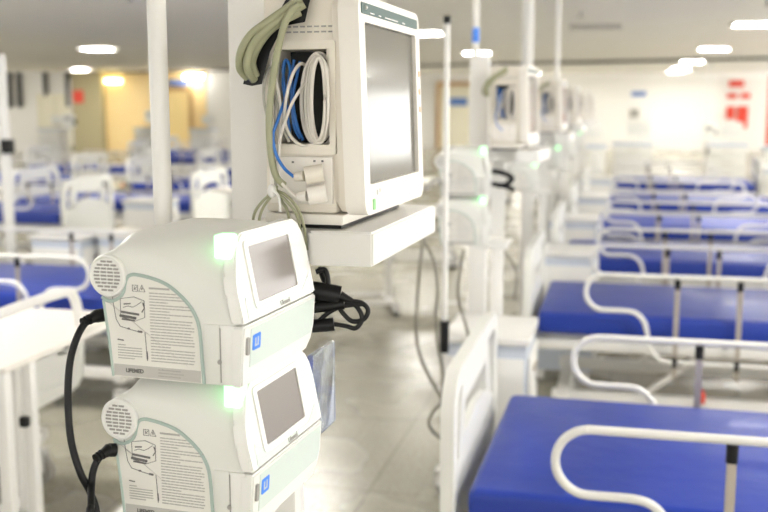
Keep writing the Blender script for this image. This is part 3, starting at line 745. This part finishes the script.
cord('short black mains cord of the lower ventilator', [at(x, y, t_) for x, y, t_ in ((109, 450, T_+.01), (101, 455, T_), (94, 468, T_-.003), (91.5, 485, T_-.006), (91, 505, T_-.03), (89, 530, T_-.035), (86, 700, T_-.03))], at(115, 450, T_+.015))
# corrugated hoses beside the monitor: monitor side coordinates
mloc = mo0.location.copy(); mrz = Matrix.Rotation(math.radians(-2.3), 4, 'Z')
def ms(px, py, v=0):       # a point beside the monitor's cable side, v metres towards the camera
    n_ = mrz @ Vector((0, -1, 0)); p0 = mloc + n_*v; r_ = at(px, py, 1) - Vector((0, 0, CAM_H))
    return Vector((0, 0, CAM_H)) + r_*((p0 - Vector((0, 0, CAM_H))).dot(n_)/r_.dot(n_))
hoses = [[(300, -2, 0), (285, 10, .01), (265, 24, .02), (250, 36, .02), (241, 52, .02), (240, 68, .01), (248, 78, 0)],
         [(304, 4, 0), (285, 16, .01), (268, 28, .02), (255, 42, .02), (248, 58, .02), (248, 70, .015), (254, 80, 0)],
         [(300, 12, 0), (284, 20, .01), (270, 30, .015), (258, 46, .015), (252, 62, .01), (256, 76, 0)]]
cable('corrugated_hose', 'bundle of grey-green hoses looping over the monitor corner', 'hose', [[ms(x, y, v+.012) for x, y, v in h_] for h_ in hoses], .0060, 'hose', n=12)
cable('corrugated_hose', 'single grey-green hose hanging down in front of the cable recess', 'hose', [[ms(*q_) for q_ in ((299, 4, .025), (288, 16, .03), (279, 45, .03), (272, 85, .028), (269, 120, .028), (271, 155, .028), (276, 176, .03), (284, 185, .02))]], .0050, 'hose', n=12)
b = MB(); q = [(243, 84), (250, 60), (262, 36), (280, 10), (290, -8), (313, -8), (309, 4), (305, 22), (284, 26), (276, 40), (270, 52), (262, 84), (252, 86)]
b.prism(q, lambda x, y: ms(x, y, .002), lambda x, y: ms(x, y, .010)); tag(b.obj('cable_sleeve', 'black'), 'black fabric sleeve behind the grey-green hoses', 'cable sleeve')
b = MB(); q = [(268, 30), (276, 30), (276, 50), (268, 52)]
# cables inside the recess
rg = random.Random(11)
def loop(cx, cy, w, h_, v, ph=0): return [ms(cx + 1.5 + w*1.15*math.cos(a), cy + 1 + h_*1.06*math.sin(a) - (h_*.1 if math.sin(a) < 0 else 0), v + .004*math.sin(2*a+ph)) for a in [2*math.pi*k/10 for k in range(10)]]
b = MB()
for k in range(9): b.tube(loop(316 + rg.uniform(-2, 3), 100 + rg.uniform(-2, 2), 6.0+1.3*k*.9, 37+k*.5, .010 - .0035*k, k), .0021, n=8, smooth=4, closed=True)
tag(b.obj('coiled_cable', 'cablewhite'), 'coiled white cable in the monitor cable recess', 'cable')
cable('blue_cable', 'blue cable looping out of the recess to the beige connector', 'cable', [[ms(*p_) for p_ in ((290, 138, -.01), (286, 100, -.01), (283, 70, -.01), (286, 60, -.012), (290, 70, -.005), (286, 95, .0), (277, 122, .022), (273, 136, .026), (276, 154, .028), (284, 168, .028), (294, 177, .026))], [ms(*p_) for p_ in ((300, 62, -.02), (297, 75, -.012), (293, 100, -.012), (297, 125, -.012), (303, 140, -.02))], [ms(*p_) for p_ in ((294, 60, -.02), (291, 90, -.012), (294, 125, -.012), (300, 138, -.02))], [ms(*p_) for p_ in ((285, 60, -.02), (283, 85, -.01), (288, 110, -.014))]], .0023, 'cableblue')
cable('white_cable', 'loose white cables draped across the recess beside the blue one', 'cable', [[ms(*p_) for p_ in ((306, 66, -.02), (300, 64, 0), (292, 76, .008), (286, 100, .01), (285, 122, .01), (292, 138, .004), (304, 146, -.002), (316, 143, -.004))],
  [ms(*p_) for p_ in ((312, 75, -.01), (300, 90, .004), (290, 108, .012), (280, 140, .018), (277, 165, .022), (280, 180, .026), (290, 192, .026), (300, 199, .024))], [ms(*p_) for p_ in ((271, 60, .0), (276, 80, .008), (281, 110, .008), (280, 140, .018), (278, 160, .022))]], .0024, 'cablewhite')
cable('grey_cable', 'thin grey cable at the left of the recess', 'cable', [[ms(*p_) for p_ in ((276, 58, -.005), (266, 75, .004), (264, 100, .008), (270, 130, .014), (274, 165, .018), (276, 190, .018))], [ms(*p_) for p_ in ((279, 62, -.012), (277, 90, .002), (281, 120, .004), (289, 142, .006))]], .0021, 'cablegrey')
def connector(lab, x, y, m):
    o = thing('cable_connector', lab, 'connector', group='round connectors on the monitor side')
    A, B, C2, D = ms(x, y, .022), ms(x+9, y-1, .022), ms(x+10, y-1, .020), ms(x+27, y-4, .012)
    MB().tube([A, B], .0062, n=16, smooth=0, r1=.0078).obj('neck', m, o)
    b = MB(); dr = (D-C2).normalized(); b.tube([C2, C2+dr*.005, C2+dr*.024, D, D+dr*.002], .0130, n=20, smooth=0); b.obj('body', m, o)
connector('beige round connector, upper one at the end of the blue cable', 295, 177, 'cream'); connector('whitish round connector, lower one under the beige one', 298, 197, 'creamlight')
# tied bundle hanging behind the upper ventilator
cable('grey_cable', 'tied bundle of grey cables hanging behind the upper ventilator', 'cable', [[ms(*p_) for p_ in ((276, 185, .014), (272, 192, .02), (262, 202, .02), (255, 212, .018), (252, 226, .014))], [ms(*p_) for p_ in ((277, 186, .018), (273, 194, .022), (264, 206, .02), (260, 216, .018), (258, 228, .014))],
   [ms(*p_) for p_ in ((274, 190, .018), (284, 194, .022), (294, 203, .02), (301, 216, .018), (305, 232, .014), (307, 250, .01))], [ms(*p_) for p_ in ((274, 192, .02), (282, 197, .024), (291, 206, .022), (298, 218, .02), (301, 234, .014))], [ms(*p_) for p_ in ((276, 188, .014), (281, 200, .018), (287, 210, .018), (291, 228, .014))]], .0022, 'hose')
b = MB(); b.sphere(ms(272, 191, .024), .0085, sc=(.8, .8, 1.2)); b.tube([ms(274, 190, .028), ms(279, 198, .03), ms(280, 212, .028)], .002); tag(b.obj('cable_tie', 'white'), 'white tie knotted round the grey cable bundle', 'cable tie')
# black plugs and cords right of the upper ventilator
def rs(x, y, t_=1.46): return at(x, y, t_)
o = thing('power_cord', 'tangle of black plugs and cords at the right of the upper ventilator', 'power cord')
b = MB(); b.tube([rs(312, 291), rs(330, 294), rs(340, 296)], .0115, n=14, smooth=0, flat=1.3); b.tube([rs(340, 296), rs(352, 301)], .008, n=12, smooth=0, r1=.0045); b.tube([rs(312, 326), rs(326, 325), rs(334, 324)], .010, n=14, smooth=0); b.tube([rs(312, 308), rs(330, 306), rs(344, 304)], .008, n=12, smooth=0)
b.obj('plug', 'black', o)
b = MB(); b.tube([rs(352, 301), rs(362, 303), rs(368, 310), rs(364, 319), rs(352, 321), rs(342, 312), rs(338, 304)], .0036, n=10); b.tube([rs(334, 324), rs(346, 326), rs(356, 328), rs(362, 318), rs(356, 306), rs(345, 302)], .0036, n=10); b.tube([rs(320, 268, 1.5), rs(323, 278, 1.49), rs(330, 290, 1.48)], .004, n=10); b.tube([rs(318, 322), rs(328, 313), rs(340, 307), rs(352, 305), rs(364, 304)], .0034, n=10); b.tube([rs(316, 272), rs(325, 270), rs(328, 285), rs(322, 300)], .004, n=10)
b.obj('cord', 'black', o)
# clear plastic sleeve right of the lower ventilator
b = MB(); b.box(-.004, .006, -.05, .05, 0, .13, .003); o = b.obj('plastic_pouch', 'clear', loc=(-.425, 1.405, 1.160), rz=math.radians(-3)); tag(o, 'clear plastic pouch hanging right of the lower ventilator', 'plastic pouch')
# long grey cables hanging in the aisle
def aisle(lab, pts, t_, r=.0055): cable('hanging_cable', lab, 'cable', [[at(x, y, t_) for x, y in pts]], r, 'cabledark', 'grey cables hanging in the aisle')
aisle('grey cable hanging left of the thin infusion pole, looping near the bed board', [(424, 236), (420, 265), (417, 300), (416, 330), (420, 355), (430, 378), (438, 392), (441, 402), (433, 412), (429, 423), (434, 433), (444, 440)], 3.2)
aisle('grey cable hanging close to the thin infusion pole', [(424, 240), (434, 262), (438, 290), (436, 315), (438, 345), (443, 372), (442, 400), (444, 420)], 3.25)
aisle('grey cable hanging right of the thin infusion pole', [(464, 250), (458, 285), (460, 305), (466, 325), (468, 340), (462, 355), (455, 368)], 3.7, .006)
aisle('thin grey cable behind the second pair of ventilators', [(482, 160), (498, 163), (505, 175), (502, 195), (500, 220), (505, 250), (512, 262), (517, 275), (514, 300)], 4.42, .006)
cable('black_cable', 'black plugs and cable right of the second pair of ventilators', 'cable', [[at(x, y, 3.95) for x, y in ((492, 171), (503, 173), (512, 178), (507, 184), (497, 186))], [at(x, y, 3.95) for x, y in ((492, 184), (504, 186), (514, 190))]], .010, 'black')
cable('black_cable', 'black and yellow cables behind the second monitor', 'cable', [[at(x, y, 4.35) for x, y in ((484, 90), (482, 102), (486, 112), (484, 125), (488, 138))]], .012, 'black')
cable('black_cable', 'black cable behind the right edge of the large monitor', 'cable', [[at(x, y, t_) for x, y, t_ in ((426, 188, 3.2), (432, 182, 3.4), (440, 180, 3.6), (452, 184, 3.82))]], .009, 'grey')

# cable coils in the recesses of the next monitors
for i in (1, 2, 3):
    for nm, lb_ in (('coiled_cable', 'coiled white cable in the recess of the %s monitor'), ('blue_cable', 'blue cable in the recess of the %s monitor'), ('white_cable', 'loose white cables on the side of the %s monitor'), ('corrugated_hose', 'grey-green hoses at the corner of the %s monitor')):
        copy_tree(bpy.data.objects[nm], loc=Vector((0, offs[i], 0)), label=lb_ % nth[i])
